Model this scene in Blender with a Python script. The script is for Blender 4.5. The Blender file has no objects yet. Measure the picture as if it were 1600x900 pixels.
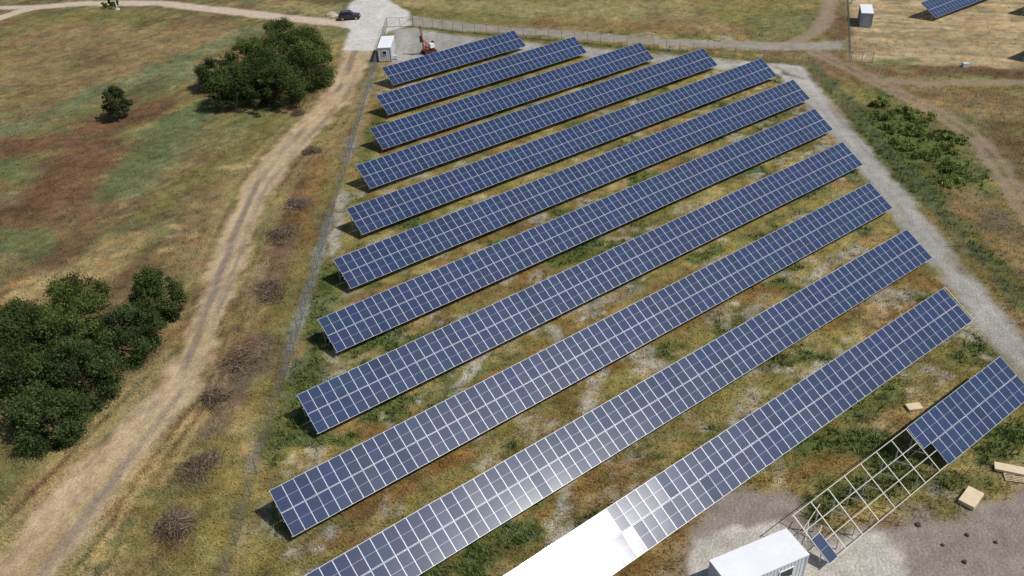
import bpy, math, random
import numpy as np
from mathutils import Matrix, Vector
R = math.radians
rng = np.random.default_rng(7)
random.seed(7)
scene = bpy.context.scene
col = scene.collection

# ------------------------------------------------------------------ camera
cam_d = bpy.data.cameras.new('camera'); cam = bpy.data.objects.new('camera', cam_d); col.objects.link(cam)
cam_d.sensor_width = 36.0; cam_d.lens = 36.0*1337.79/1600.0
cam_d.clip_start = 0.5; cam_d.clip_end = 6000
PITCH, ROLL = R(34.3724), R(-3.0923)
X = Vector((1,0,0)); UP = Vector((0,math.sin(PITCH),math.cos(PITCH))); FW = Vector((0,math.cos(PITCH),-math.sin(PITCH)))
cr = math.cos(ROLL)*X + math.sin(ROLL)*UP; cu = -math.sin(ROLL)*X + math.cos(ROLL)*UP
M = Matrix.Identity(4)
for i in range(3): M[i][0], M[i][1], M[i][2] = cr[i], cu[i], -FW[i]
M.translation = (0, 0, 53.93)
cam.matrix_world = M
scene.camera = cam
scene.render.resolution_x, scene.render.resolution_y = 1024, 576

# ------------------------------------------------------------------ sky, sun, exposure
SUN = Vector((0.5610, -0.1530, 0.8136)).normalized()      # towards the sun
world = bpy.data.worlds.new('World'); scene.world = world; world.use_nodes = True
wn = world.node_tree.nodes; wl = world.node_tree.links
bg = wn['Background']; sky = wn.new('ShaderNodeTexSky'); sky.sky_type = 'NISHITA'; sky.sun_disc = False
sky.sun_elevation = math.asin(SUN.z); sky.sun_rotation = math.atan2(SUN.x, SUN.y)
sky.air_density = 1.0; sky.dust_density = 1.2; sky.ozone_density = 1.0
wl.new(sky.outputs[0], bg.inputs[0]); bg.inputs[1].default_value = 0.078
sl = bpy.data.lights.new('sun', 'SUN'); sl.energy = 3.8; sl.angle = R(0.53); sl.color = (1.0, 0.965, 0.91)
so = bpy.data.objects.new('sun', sl); col.objects.link(so)
so.rotation_euler = (-SUN).to_track_quat('-Z', 'Y').to_euler(); so.location = (60, -20, 90)
vs = scene.view_settings; vs.view_transform = 'Standard'; vs.look = 'None'; vs.exposure = 0.0; vs.gamma = 1.0; vs.use_curve_mapping = False

# ------------------------------------------------------------------ helpers
def tag(o, label=None, cat=None, group=None, kind=None):
    if label: o['label'] = label
    if cat: o['category'] = cat
    if group: o['group'] = group
    if kind: o['kind'] = kind
    return o
def empty(name, loc=(0,0,0), rz=0.0):
    o = bpy.data.objects.new(name, None); col.objects.link(o); o.location = loc; o.rotation_euler = (0,0,rz); o.empty_display_size = .5
    return o
def link(name, me, parent=None, loc=None, rot=None):
    o = bpy.data.objects.new(name, me); col.objects.link(o)
    if parent: o.parent = parent
    if loc is not None: o.location = loc
    if rot is not None: o.rotation_euler = rot
    return o
class MB:
    def __init__(s): s.v=[]; s.f=[]; s.m=[]
    def add(s, vs, fs, mi=0):
        b=len(s.v); s.v+= [tuple(v) for v in vs]; s.f+=[tuple(b+i for i in f) for f in fs]; s.m+=[mi]*len(fs); return s
    def box(s, c, d, mi=0, rz=0.0, top=None):
        x,y,z=(k/2 for k in d); t = top or (1,1)
        pts=[(-x,-y,-z),(x,-y,-z),(x,y,-z),(-x,y,-z),(-x*t[0],-y*t[1],z),(x*t[0],-y*t[1],z),(x*t[0],y*t[1],z),(-x*t[0],y*t[1],z)]
        ca,sa=math.cos(rz),math.sin(rz)
        pts=[(c[0]+a*ca-b*sa,c[1]+a*sa+b*ca,c[2]+e) for a,b,e in pts]
        return s.add(pts,[(0,3,2,1),(4,5,6,7),(0,1,5,4),(1,2,6,5),(2,3,7,6),(3,0,4,7)],mi)
    def bar(s, a, b, w, h=None, mi=0, n=4, caps=True):
        a=Vector(a); b=Vector(b); d=(b-a).normalized(); h=h or w
        u=d.cross(Vector((0,0,1))); u = Vector((1,0,0)) if u.length<1e-4 else u.normalized(); w_=u.cross(d)
        ring=[]
        for k in range(n):
            t=2*math.pi*(k+.5)/n; q=1.0/math.cos(math.pi/n) if n==4 else 1.0
            ring.append(u*(math.cos(t)*w/2*q)+w_*(math.sin(t)*h/2*q))
        vs=[a+r for r in ring]+[b+r for r in ring]
        fs=[(k,(k+1)%n,n+(k+1)%n,n+k) for k in range(n)]
        if caps: fs+=[tuple(range(n-1,-1,-1)),tuple(range(n,2*n))]
        return s.add(vs,fs,mi)
    def prism(s, prof, y0, y1, mi=0):      # prof in xz, extruded along y
        n=len(prof); vs=[(x,y0,z) for x,z in prof]+[(x,y1,z) for x,z in prof]
        return s.add(vs,[(k,(k+1)%n,n+(k+1)%n,n+k) for k in range(n)]+[tuple(range(n-1,-1,-1)),tuple(range(n,2*n))],mi)
    def cyl(s, c, r, h, axis='z', n=14, mi=0):
        c=Vector(c); d={'x':Vector((1,0,0)),'y':Vector((0,1,0)),'z':Vector((0,0,1))}[axis]
        return s.bar(c-d*h/2,c+d*h/2,2*r,2*r,mi,n)
    def mesh(s, name, mats):
        me=bpy.data.meshes.new(name); me.from_pydata(s.v,[],s.f)
        for m in mats: me.materials.append(m)
        me.polygons.foreach_set('material_index',s.m); me.update(); return me
    def build(s, name, mats, parent=None, loc=None, rot=None):
        if not isinstance(mats,(list,tuple)): mats=[mats]
        return link(name, s.mesh(name,mats), parent, loc, rot)
def nmesh(name, V, F, mat, C=None, smooth=False):      # numpy mesh; F is (n,k)
    V=np.ascontiguousarray(V,dtype=np.float32); F=np.ascontiguousarray(F,dtype=np.int32); k=F.shape[1]
    me=bpy.data.meshes.new(name); me.vertices.add(len(V)); me.vertices.foreach_set('co',V.ravel())
    me.loops.add(F.size); me.loops.foreach_set('vertex_index',F.ravel())
    me.polygons.add(len(F)); me.polygons.foreach_set('loop_start',np.arange(0,F.size,k,dtype=np.int32)); me.polygons.foreach_set('loop_total',np.full(len(F),k,dtype=np.int32))
    if smooth: me.polygons.foreach_set('use_smooth',np.ones(len(F),dtype=bool))
    me.materials.append(mat)
    me.update(calc_edges=True)
    if C is not None:
        a=me.color_attributes.new('tint','FLOAT_COLOR','POINT'); cc=np.ones((len(V),4),dtype=np.float32); cc[:,:3]=C
        a.data.foreach_set('color',cc.ravel())
    return me

# ------------------------------------------------------------------ numpy noise
def _h(ix,iy,s):
    n=(ix.astype(np.int64)*374761393+iy.astype(np.int64)*668265263+s*974634541)&0x7fffffff
    n=((n^(n>>13))*1274126177)&0x7fffffff
    n=(n^(n>>16))&0xffff
    return n/65535.0
def vn(x,y,s=0):
    ix=np.floor(x); iy=np.floor(y); fx=x-ix; fy=y-iy
    fx=fx*fx*(3-2*fx); fy=fy*fy*(3-2*fy)
    a=_h(ix,iy,s); b=_h(ix+1,iy,s); c=_h(ix,iy+1,s); d=_h(ix+1,iy+1,s)
    return (a*(1-fx)+b*fx)*(1-fy)+(c*(1-fx)+d*fx)*fy
def fbm(x,y,s=0,o=4):
    t=0; a=.5; n=0
    for k in range(o):
        t=t+a*vn(x*2**k+k*17.3,y*2**k-k*9.1,s+k*13); n+=a; a*=.55
    return t/n
def ss(a,b,x):
    t=np.clip((x-a)/(b-a),0,1); return t*t*(3-2*t)
def pdist(px,py,pts):
    pts=[tuple(q) for q in pts]
    if len(pts)==1: pts=pts*2
    d=np.full(px.shape,1e9)
    for (ax,ay),(bx,by) in zip(pts[:-1],pts[1:]):
        vx,vy=bx-ax,by-ay; L=vx*vx+vy*vy
        t=np.clip(((px-ax)*vx+(py-ay)*vy)/L,0,1) if L>0 else 0
        d=np.minimum(d,np.hypot(px-ax-t*vx,py-ay-t*vy))
    return d
def inpoly(px,py,poly):
    c=np.zeros(px.shape,bool); n=len(poly)
    for i in range(n):
        x1,y1=poly[i]; x2,y2=poly[(i+1)%n]
        if y1==y2: continue
        m=((y1>py)!=(y2>py))&(px<(x2-x1)*(py-y1)/(y2-y1)+x1); c^=m
    return c
def sdf(px,py,poly):     # negative inside
    d=pdist(px,py,list(poly)+[poly[0]]); return np.where(inpoly(px,py,poly),-d,d)

# ------------------------------------------------------------------ materials
def mat(name, base, rough=.7, metal=0.0, spec=.5, noise=None, bump=None, tint=False, rand=None, alpha_sub=None):
    m=bpy.data.materials.new(name); m.use_nodes=True; nt=m.node_tree; b=nt.nodes['Principled BSDF']
    b.inputs['Roughness'].default_value=rough; b.inputs['Metallic'].default_value=metal; b.inputs['Specular IOR Level'].default_value=spec
    src=None
    if tint:
        a=nt.nodes.new('ShaderNodeAttribute'); a.attribute_name='tint'; src=a.outputs['Color']
    else:
        rgb=nt.nodes.new('ShaderNodeRGB'); rgb.outputs[0].default_value=(*base,1); src=rgb.outputs[0]
    if noise:
        for (sc,amt,det) in noise:
            tc=nt.nodes.new('ShaderNodeNewGeometry') if tint else nt.nodes.new('ShaderNodeTexCoord')
            n=nt.nodes.new('ShaderNodeTexNoise'); n.inputs['Scale'].default_value=sc; n.inputs['Detail'].default_value=det
            nt.links.new(tc.outputs['Position' if tint else 'Object'],n.inputs['Vector'])
            mr=nt.nodes.new('ShaderNodeMapRange'); mr.inputs[1].default_value=.25; mr.inputs[2].default_value=.75
            mr.inputs[3].default_value=1-amt; mr.inputs[4].default_value=1+amt; nt.links.new(n.outputs[0],mr.inputs[0])
            vm=nt.nodes.new('ShaderNodeVectorMath'); vm.operation='SCALE'; nt.links.new(src,vm.inputs[0]); nt.links.new(mr.outputs[0],vm.inputs['Scale']); src=vm.outputs[0]
    if rand:
        oi=nt.nodes.new('ShaderNodeObjectInfo'); cr_=nt.nodes.new('ShaderNodeValToRGB'); cr_.color_ramp.interpolation='LINEAR'
        el=cr_.color_ramp.elements
        while len(el)<len(rand): el.new(.5)
        for i,c in enumerate(rand): el[i].position=i/(len(rand)-1); el[i].color=(*c,1)
        nt.links.new(oi.outputs['Random'],cr_.inputs[0])
        mx=nt.nodes.new('ShaderNodeMix'); mx.data_type='RGBA'; mx.blend_type='MULTIPLY'; mx.inputs[0].default_value=1
        nt.links.new(src,mx.inputs[6]); nt.links.new(cr_.outputs[0],mx.inputs[7]); src=mx.outputs[2]
    nt.links.new(src,b.inputs['Base Color'])
    if bump:
        sc,st,di=bump
        tc=nt.nodes.new('ShaderNodeNewGeometry'); n=nt.nodes.new('ShaderNodeTexNoise'); n.inputs['Scale'].default_value=sc; n.inputs['Detail'].default_value=6
        nt.links.new(tc.outputs['Position'],n.inputs['Vector']); bp=nt.nodes.new('ShaderNodeBump'); bp.inputs['Strength'].default_value=st; bp.inputs['Distance'].default_value=di
        nt.links.new(n.outputs[0],bp.inputs['Height']); nt.links.new(bp.outputs[0],b.inputs['Normal'])
    return m
MT={}
MT['ground']=mat('ground',(0,0,0),.95,spec=.1,tint=True,noise=[(.9,.16,5),(5.5,.30,4)],bump=(4.0,.6,.2))
MT['grass']=mat('grass',(0,0,0),.9,spec=.1,tint=True)
MT['bark']=mat('bark',(.07,.05,.035),.9,spec=.2,noise=[(6,.3,4)])
MT['twig']=mat('twig',(0,0,0),.9,spec=.1,tint=True)
MT['glass']=mat('panel_cells',(.017,.034,.088),.13,spec=.5,noise=[(1.1,.14,2)],rand=[(.85,1.0,1.0),(1.12,.98,1.12),(.90,1.08,.98),(1.32,1.0,1.05),(.80,.95,1.02),(1.0,1.18,1.08),(1.05,.95,1.22),(.9,.9,.85),(.95,1.1,1.2)])
_b=MT['glass'].node_tree.nodes['Principled BSDF']; _b.inputs['Coat Weight'].default_value=.22; _b.inputs['Coat Roughness'].default_value=.36; _b.inputs['Coat IOR'].default_value=1.45     # rough coat added to spread a soft halo around the sun glint
MT['frame']=mat('panel_frame',(.52,.56,.63),.42,metal=.25)
MT['grid']=mat('panel_busbar',(.27,.31,.40),.3)
MT['steel']=mat('galvanised_steel',(.50,.50,.47),.5,metal=.35,noise=[(3,.12,3)])
MT['cream']=mat('pale_steel',(.66,.64,.55),.5,metal=.1,noise=[(3,.10,3)])
MT['wire']=mat('fence_wire',(.24,.27,.25),.5,metal=.4)
MT['white']=mat('white_sheet',(.80,.81,.82),.45,noise=[(.5,.05,6),(2.5,.04,5)])
MT['offwhite']=mat('offwhite_wall',(.62,.65,.68),.5,noise=[(1.2,.07,4)])
MT['greyblue']=mat('grey_blue_wall',(.34,.39,.45),.55,noise=[(1.2,.08,4)])
MT['dark']=mat('dark_rubber',(.02,.02,.022),.8)
MT['window']=mat('window_glass',(.015,.018,.022),.08)
MT['carpaint']=mat('car_paint',(.038,.020,.042),.25,spec=.6)
MT['red']=mat('red_brown_paint',(.22,.06,.035),.55,noise=[(3,.25,4)])
MT['rustorange']=mat('faded_orange_paint',(.42,.17,.10),.55,noise=[(3,.2,4)])
MT['ply']=mat('cardboard_tan',(.66,.53,.35),.8,noise=[(2,.10,4)])
MT['wood']=mat('pallet_wood',(.48,.38,.24),.85,noise=[(5,.15,4)])
MT['fpost']=mat('fence_post',(.20,.22,.20),.6,metal=.2)
MT['clod']=mat('dark_clod',(.055,.045,.038),.95)
MT['stone']=mat('stone',(.42,.40,.37),.9,noise=[(2,.2,4)])
MT['concrete']=mat('concrete',(.55,.54,.50),.85,noise=[(2,.1,4)])
# leaves: diffuse + a little light through
lm=bpy.data.materials.new('leaves'); lm.use_nodes=True; nt=lm.node_tree; b=nt.nodes['Principled BSDF']; a=nt.nodes.new('ShaderNodeAttribute'); a.attribute_name='tint'
nt.links.new(a.outputs['Color'],b.inputs['Base Color']); b.inputs['Roughness'].default_value=.65; b.inputs['Specular IOR Level'].default_value=.2
tr=nt.nodes.new('ShaderNodeBsdfTranslucent'); vm=nt.nodes.new('ShaderNodeVectorMath'); vm.operation='MULTIPLY'; vm.inputs[1].default_value=(1.1,1.2,.6); nt.links.new(a.outputs['Color'],vm.inputs[0]); nt.links.new(vm.outputs[0],tr.inputs[0])
mx=nt.nodes.new('ShaderNodeMixShader'); mx.inputs[0].default_value=.25; nt.links.new(b.outputs[0],mx.inputs[1]); nt.links.new(tr.outputs[0],mx.inputs[2]); nt.links.new(mx.outputs[0],nt.nodes['Material Output'].inputs[0])
MT['leaves']=lm

# ------------------------------------------------------------------ the ground: colours of soil, grass, gravel
K=dict(tan=(.235,.165,.080),olive=(.160,.142,.050),sage=(.150,.165,.078),brown=(.132,.074,.040),green=(.085,.112,.032),straw=(.38,.285,.130),meadow=(.108,.130,.052),
       rust=(.200,.118,.042),dead=(.165,.125,.085),yolive=(.225,.188,.062),pale=(.37,.335,.27),grey=(.24,.235,.205),dirt=(.40,.30,.185),gravel=(.315,.30,.272),yard=(.245,.205,.175),conc=(.52,.50,.46),pink=(.29,.21,.155),
       hay=(.375,.285,.160),strawolive=(.250,.210,.095))
K={k:np.array(v) for k,v in K.items()}
PATCHES=[
('tan',[(-77.4, 152.6), (-79.4, 140.9), (-71.1, 161.7)],8,0.7),
('brown',[(-78.0, 132.7), (-79.5, 129.2)],4,0.6),
('dead',[(-64.2, 111.9), (-65.9, 107.2)],4,0.5),
('tan',[(-62.7, 175.5), (-79.4, 178.3), (-98.5, 185.7)],11,0.8),
('tan',[(-90.3, 166.5), (-92.5, 154.8), (-98.4, 152.5)],9,0.7),
('olive',[(-104.0, 188.9), (-96.0, 196.7), (-74.6, 192.8)],5,0.6),
('sage',[(-83.7, 127.3), (-77.3, 136.0), (-73.0, 144.3), (-67.7, 151.8), (-61.0, 160.9), (-55.9, 169.6), (-51.5, 178.6)],4.2,0.85),
('sage',[(-62.3, 156.9), (-52.7, 152.2)],5,0.6),
('brown',[(-58.1, 139.4), (-63.1, 132.0), (-69.8, 125.5), (-80.4, 124.5)],4.5,0.9),
('brown',[(-63.6, 122.4), (-63.6, 113.8), (-63.2, 105.1), (-65.8, 101.0), (-70.7, 102.4)],8,0.95),
('meadow',[(-49.0, 138.1), (-51.5, 131.8), (-52.6, 123.3), (-53.1, 115.6), (-53.6, 107.7)],4.5,0.9),
('sage',[(-48.3, 131.3), (-50.0, 119.6), (-51.3, 107.4)],3.0,0.6),
('meadow',[(-74.5, 119.3), (-71.5, 114.7)],3,0.9),
('meadow',[(-67.3, 97.0), (-62.2, 94.9), (-58.2, 92.2)],4.5,0.8),
('brown',[(-54.3, 102.3), (-55.4, 94.2), (-55.4, 88.3)],2.5,0.7),
('olive',[(-36.5, 129.8), (-39.5, 116.1), (-44.0, 108.5), (-46.3, 101.4)],4.5,0.8),
('straw',[(-50.0, 88.4), (-47.6, 92.6), (-49.5, 82.9), (-52.6, 85.2)],4,0.6),
('straw',[(-41.1, 113.2), (-37.5, 113.3)],1.2,0.7),
('straw',[(-43.3, 96.9), (-39.7, 96.0)],1.0,0.8),
('straw',[(-42.8, 94.1), (-39.3, 94.4)],0.8,0.8),
('straw',[(-42.3, 91.0), (-38.7, 90.9)],0.9,0.7),
('tan',[(-41.6, 106.3), (-39.2, 94.1), (-38.7, 86.6)],4,0.7),
('brown',[(-29.8, 117.1), (-27.8, 102.9), (-27.8, 96.1)],2.5,0.6),
('rust',[(-26.5, 114.5), (-26.3, 99.2), (-25.1, 85.3)],2.0,0.7),
('olive',[(-25.2, 88.1), (-25.1, 77.5), (-24.8, 70.6)],2.2,0.7),
('dead',[(-28.4, 92.9), (-27.8, 80.2)],2.4,0.7),
('dead',[(-27.4, 68.7), (-28.9, 63.0)],2.6,0.7),
('dead',[(-27.6, 53.7)],2.5,0.6),
('dead',[(-28.6, 47.4), (-27.4, 48.7)],2.2,0.7),
('rust',[(-28.2, 45.5)],1.3,0.8),
('brown',[(-29.5, 112.8), (-28.5, 97.8), (-28.4, 88.4), (-27.7, 81.5)],2.2,0.6),
('dead',[(-26.9, 70.8), (-27.4, 64.8), (-27.9, 60.2)],3.2,0.75),
('brown',[(-28.2, 75.4), (-27.7, 68.8)],1.8,0.5),
('rust',[(-31.9, 65.1), (-31.7, 69.1)],1.2,0.6),
('straw',[(-30.6, 60.5), (-31.8, 56.4), (-32.7, 51.1), (-33.5, 45.8), (-33.7, 41.7)],0.45,0.9),
('straw',[(-29.5, 59.5), (-30.3, 56.3), (-30.9, 51.7), (-31.6, 45.7), (-32.1, 42.1)],0.35,0.8),
('straw',[(-32.6, 57.2), (-34.1, 51.2), (-35.3, 46.0)],0.5,0.8),
('brown',[(-37.9, 55.6), (-39.9, 53.5), (-41.3, 50.3)],2.0,0.9),
('straw',[(-39.6, 54.2), (-41.0, 51.0), (-41.9, 47.0)],0.4,0.7),
('yolive',[(-31.3, 51.0), (-30.6, 45.0)],1.6,0.7),
('yolive',[(-26.5, 56.0), (-25.4, 49.2), (-24.4, 43.4)],3,0.8),
('yolive',[(-24.7, 60.9), (-24.6, 64.5)],2,0.7),
('straw',[(-25.7, 60.1), (-24.5, 55.8)],1.5,0.6),
('pale',[(-22.3, 104.1), (-22.0, 98.8), (-21.7, 92.2), (-21.3, 88.4)],1.0,0.9),
('pale',[(-21.4, 78.4), (-20.4, 77.3)],0.9,0.9),
('pale',[(-21.4, 68.2), (-22.3, 65.8)],0.9,0.8),
('pale',[(-22.6, 62.5)],0.8,0.6),
('pale',[(-23.8, 56.6), (-23.4, 53.4)],0.6,0.5),
('green',[(-20.9, 84.8), (-20.5, 72.4), (-20.9, 63.3), (-21.4, 56.4)],2.6,0.8),
('green',[(-20.1, 130.1), (-20.1, 111.7)],1.8,0.7),
('green',[(-16.1, 69.9), (-12.3, 71.7)],1.4,0.8),
('green',[(-15.6, 56.0), (-20.3, 56.3)],1.6,0.9),
('green',[(-21.5, 54.0)],1.3,0.8),
('green',[(5.4, 83.6), (10.2, 87.4)],1.5,0.9),
('green',[(21.2, 82.7), (24.2, 84.5)],1.5,0.9),
('green',[(46.1, 101.7)],1.6,0.8),
('green',[(42.3, 87.0)],1.5,0.8),
('green',[(41.3, 97.7), (35.5, 94.9)],1.2,0.7),
('green',[(33.9, 104.2), (28.0, 101.1)],1.2,0.6),
('green',[(24.7, 52.9), (28.8, 53.4), (30.4, 51.7)],2.6,0.9),
('green',[(29.4, 56.6), (34.3, 58.8)],2.2,0.8),
('green',[(42.6, 62.8), (45.1, 64.0)],1.8,0.7),
('green',[(40.8, 51.7), (43.7, 53.0)],2.0,0.9),
('green',[(25.0, 47.1), (28.8, 47.5), (32.4, 48.6)],2.2,0.8),
('green',[(34.6, 47.7), (37.3, 46.9)],1.5,0.7),
('green',[(-3.1, 43.8), (-0.0, 44.9)],2.0,0.8),
('green',[(-6.5, 41.6), (-3.1, 42.6)],1.6,0.8),
('green',[(-8.9, 42.4)],1.2,0.6),
('olive',[(23.3, 64.4), (14.6, 57.8), (8.1, 53.4)],2.0,0.7),
('rust',[(-11.1, 56.4), (-6.5, 59.4), (-1.7, 63.6)],1.6,0.9),
('rust',[(-13.5, 47.7), (-9.5, 50.9), (-5.2, 53.6)],1.6,0.9),
('rust',[(-17.2, 44.7), (-13.2, 45.1)],1.2,0.7),
('rust',[(-5.9, 87.6), (2.8, 92.8)],1.2,0.6),
('rust',[(-11.6, 81.2), (-17.1, 78.6)],1.2,0.8),
('rust',[(2.7, 54.6), (6.4, 57.6), (4.2, 60.3)],1.4,0.7),
('rust',[(24.1, 77.8), (33.2, 82.2)],1.2,0.6),
('rust',[(5.8, 63.9), (11.3, 67.5)],1.1,0.6),
('rust',[(42.5, 71.2), (35.7, 67.4)],1.3,0.6),
('rust',[(21.6, 73.2), (16.7, 69.1)],1.3,0.6),
('rust',[(15.5, 46.4), (16.3, 45.7)],0.9,0.8),
('rust',[(17.5, 94.4), (24.1, 98.8)],1.0,0.6),
('pale',[(-2.9, 67.7), (-4.5, 64.8), (-5.9, 61.9)],0.8,1.0),
('pale',[(8.4, 63.7), (7.4, 61.9), (6.2, 58.4)],0.8,1.0),
('pale',[(3.7, 49.6), (3.2, 47.2), (2.7, 44.0)],0.9,1.0),
('pale',[(-15.6, 45.8), (-16.2, 44.7)],0.9,1.0),
('pale',[(-11.3, 49.3), (-11.5, 47.9)],0.4,0.8),
('pale',[(4.6, 95.0), (3.3, 93.5)],0.8,0.8),
('pale',[(-0.7, 80.2), (0.1, 81.2)],0.9,0.8),
('pale',[(12.8, 65.3), (13.8, 63.8), (12.4, 66.4)],1.4,0.8),
('pale',[(7.4, 73.9), (11.1, 75.9), (13.4, 77.6)],1.2,0.7),
('pale',[(25.6, 72.8), (24.3, 71.8)],1.0,0.7),
('pale',[(32.3, 77.0), (38.2, 81.7), (40.4, 82.8)],1.1,0.8),
('pale',[(30.6, 78.4)],0.9,0.7),
('pale',[(20.9, 57.3), (19.3, 55.7), (22.0, 59.4)],1.2,0.7),
('pale',[(12.7, 57.1), (14.6, 57.8)],1.0,0.6),
('pale',[(27.3, 61.2), (29.7, 62.9)],0.9,0.6),
('pale',[(40.9, 73.7), (41.7, 72.5)],1.1,0.7),
('pale',[(-6.9, 71.2), (-8.2, 70.2)],0.8,0.6),
('pale',[(3.6, 52.2), (3.7, 50.7)],0.7,0.6),
('pale',[(7.8, 50.4)],0.6,0.4),
('pale',[(35.7, 111.0), (31.2, 107.5)],0.9,0.6),
('pale',[(-13.9, 115.1), (-16.8, 105.4), (-11.6, 107.6)],0.8,0.6),
('pale',[(48.3, 70.7), (48.5, 75.4)],0.8,0.6),
('pale',[(45.3, 62.5)],0.9,0.6),
('green',[(58.2, 127.1), (58.2, 117.1), (58.3, 108.2), (57.5, 98.5)],4.5,0.7),
('green',[(54.6, 120.0), (53.2, 106.8), (52.9, 95.5)],4.0,0.8),
('green',[(61.0, 119.1), (60.8, 107.9), (59.1, 94.8)],3.5,0.7),
('olive',[(59.8, 89.8), (57.0, 79.8)],2,0.5),
('brown',[(71.4, 113.0), (68.8, 100.9)],4,0.6),
('tan',[(74.1, 122.3), (77.2, 116.9)],5,0.8),
('tan',[(57.5, 95.0), (56.2, 82.6), (56.3, 77.2)],3,0.7),
('rust',[(52.3, 77.6), (52.1, 70.3)],2,0.6),
('dead',[(59.1, 88.3), (59.0, 83.8)],2.5,0.7),
('yolive',[(56.2, 132.9), (57.3, 124.6)],3,0.7),
('yolive',[(50.7, 71.6), (52.2, 80.3)],1.5,0.6),
('strawolive',[(-19.4, 194.8), (-13.5, 191.2), (0.5, 186.2), (13.7, 179.2), (23.9, 175.2)],8,0.9),
('strawolive',[(-49.4, 194.5), (-38.8, 191.1)],5,0.7),
('tan',[(28.1, 168.2), (45.8, 163.1)],5,0.7),
('yolive',[(48.3, 173.0), (60.6, 175.2)],7,0.7),
('rust',[(35.1, 165.0), (9.5, 175.6)],3,0.5),
('strawolive',[(23.5, 182.9), (36.4, 178.7)],7,0.8),
('brown',[(67.6, 165.3), (62.1, 154.7)],3.5,0.7),
('green',[(65.7, 141.1), (71.2, 141.2)],1.5,0.7),
('brown',[(66.1, 136.7), (76.4, 135.8), (85.2, 132.1)],3,0.8),
('olive',[(61.8, 139.5), (68.4, 137.0)],2.5,0.6),
('green',[(-15.4, 174.9), (-7.5, 171.0), (2.7, 166.5)],1.0,0.8),
('olive',[(-10.0, 171.1), (2.6, 165.4), (20.4, 157.2), (36.9, 150.3), (51.1, 143.7)],1.7,0.95),
('green',[(-10.0, 171.1), (2.6, 165.4), (20.4, 157.2), (36.9, 150.3)],1.1,0.8),
('straw',[(-57.1, 81.7), (-55.8, 85.5)],2.5,0.6),
('olive',[(-46.1, 57.4), (-44.5, 52.7)],4,0.7),
('dead',[(29.0, 44.1), (31.2, 44.6)],1.5,0.6)]
track_l=[(-29.0,170),(-29.5,160.5),(-29.5,145.6),(-31.1,134.3),(-33.5,124.4),(-35.4,115.6),(-36.2,107.6),(-36.1,98.6),(-35.9,90.7),(-35.4,83.6),(-34.9,77.2),(-34.5,71.5),(-34.7,66.3),(-36.8,61.0),(-38.5,55.7),(-40.2,50.3),(-41.7,45.4),(-42.9,41.7),(-47,25)]
track_r=[(-23.7,170),(-24.3,159.7),(-24.6,146.4),(-25.5,136.2),(-28.1,124.9),(-31.1,114.0),(-32.1,105.3),(-32.3,96.5),(-31.7,88.8),(-31.3,81.8),(-31.3,75.7),(-31.0,70.1),(-31.2,65.1),(-31.8,61.4),(-33.0,56.5),(-34.1,51.2),(-35.0,46.6),(-35.9,43.0),(-36.4,40.2),(-40,25)]
road_l=[(47.1,143.4),(47.5,128.6),(47.5,116.2),(47.4,105.5),(47.4,96.1),(47.0,88.0),(46.6,80.8),(46.8,75.6),(47.0,70.8),(46.4,64.4),(46.6,58.7),(46,40)]
road_r=[(52.0,141.6),(51.4,128.1),(51.3,115.6),(51.0,105.0),(50.7,95.7),(50.5,87.6),(50.2,81.1),(50.2,75.2),(50.0,70.5),(49.6,64.6),(49.5,58),(49,40)]
inner_up=[(-21.7,174.7),(-16.7,174.4),(-7.4,167.4),(2.6,162.8),(21.4,154.4),(34.4,148.7),(46.7,144.1),(52.0,141.6)]
inner_lo=[(50,136),(44,140.5),(34,144),(20,150),(8,155.5),(-4,158),(-10,156),(-19,153),(-21.8,160)]
top_up=[(-18.6,183.3),(-10.2,177.8),(2.8,171.7),(15.2,166.4),(27.0,161.3),(38.4,157.1),(49.6,154.5),(63.0,152.3)]
top_lo=[(-18.1,176.2),(-10.1,172.3),(2.7,167.8),(14.7,162.6),(26.2,158.0),(37.4,153.9),(48.4,150.2),(61.6,148.4)]
far_track=[(-150,170),(-124,182),(-114.3,195.6),(-112.6,198.2),(-110.2,202.6),(-106.8,205.0),(-96.6,205.7),(-77.6,202.7),(-65.6,196.5),(-52.8,190.3),(-42.0,184.7),(-33.2,180.5),(-27.8,177.0)]
far_branch=[(-160,214),(-123.2,208.0),(-107.0,205.4)]
pink=[(74,192),(69.4,178.1),(65.1,167.8),(59.9,158.8),(54.2,153.1)]
ruts=[(56.2,147.9),(59.4,139.0),(62.6,127.8),(65.5,118.5),(66.8,109.2),(65.6,101.3),(63.6,90.9),(61.1,79.4),(58,60)]
pale_line=[(62,133),(67.6,130.3),(75.8,130.1),(95,127)]
apron=[(-30.2,163.2),(-30.0,174.9),(-31.9,180.7),(-32.6,193.3),(-31.1,200.0),(-24.8,196),(-18.7,185.1),(-18.1,176.2),(-22.6,172.8),(-24.2,162.2)]
yard=[(9.5,30),(11.2,39.9),(12.7,44.0),(16.3,47.7),(21.4,47.3),(23.0,42.9),(28.6,43.4),(32.6,43.5),(34.9,44.3),(39.8,45.9),(46,49),(60,48),(60,10),(9.5,10)]
conc1=[(11.4,34),(12.0,40.5),(12.8,43.4),(16.5,44.4),(20.1,44.6),(20.7,43.2),(21,41),(21,34)]
conc2=[(20.6,40.5),(22.1,41.8),(25.6,43.1),(27.1,43.0),(28.0,41.7),(28.2,40.0),(27.0,38.6),(23.6,37),(20,36)]
site2=[(59.9,142),(63.9,140.6),(78,136.2),(96,131),(190,104),(220,240),(95,240),(72.2,177)]
dirt_track=track_l+track_r[::-1]
gravel_road=inner_up+road_r+road_l[::-1]+inner_lo
top_road=top_up+top_lo[::-1]

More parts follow.
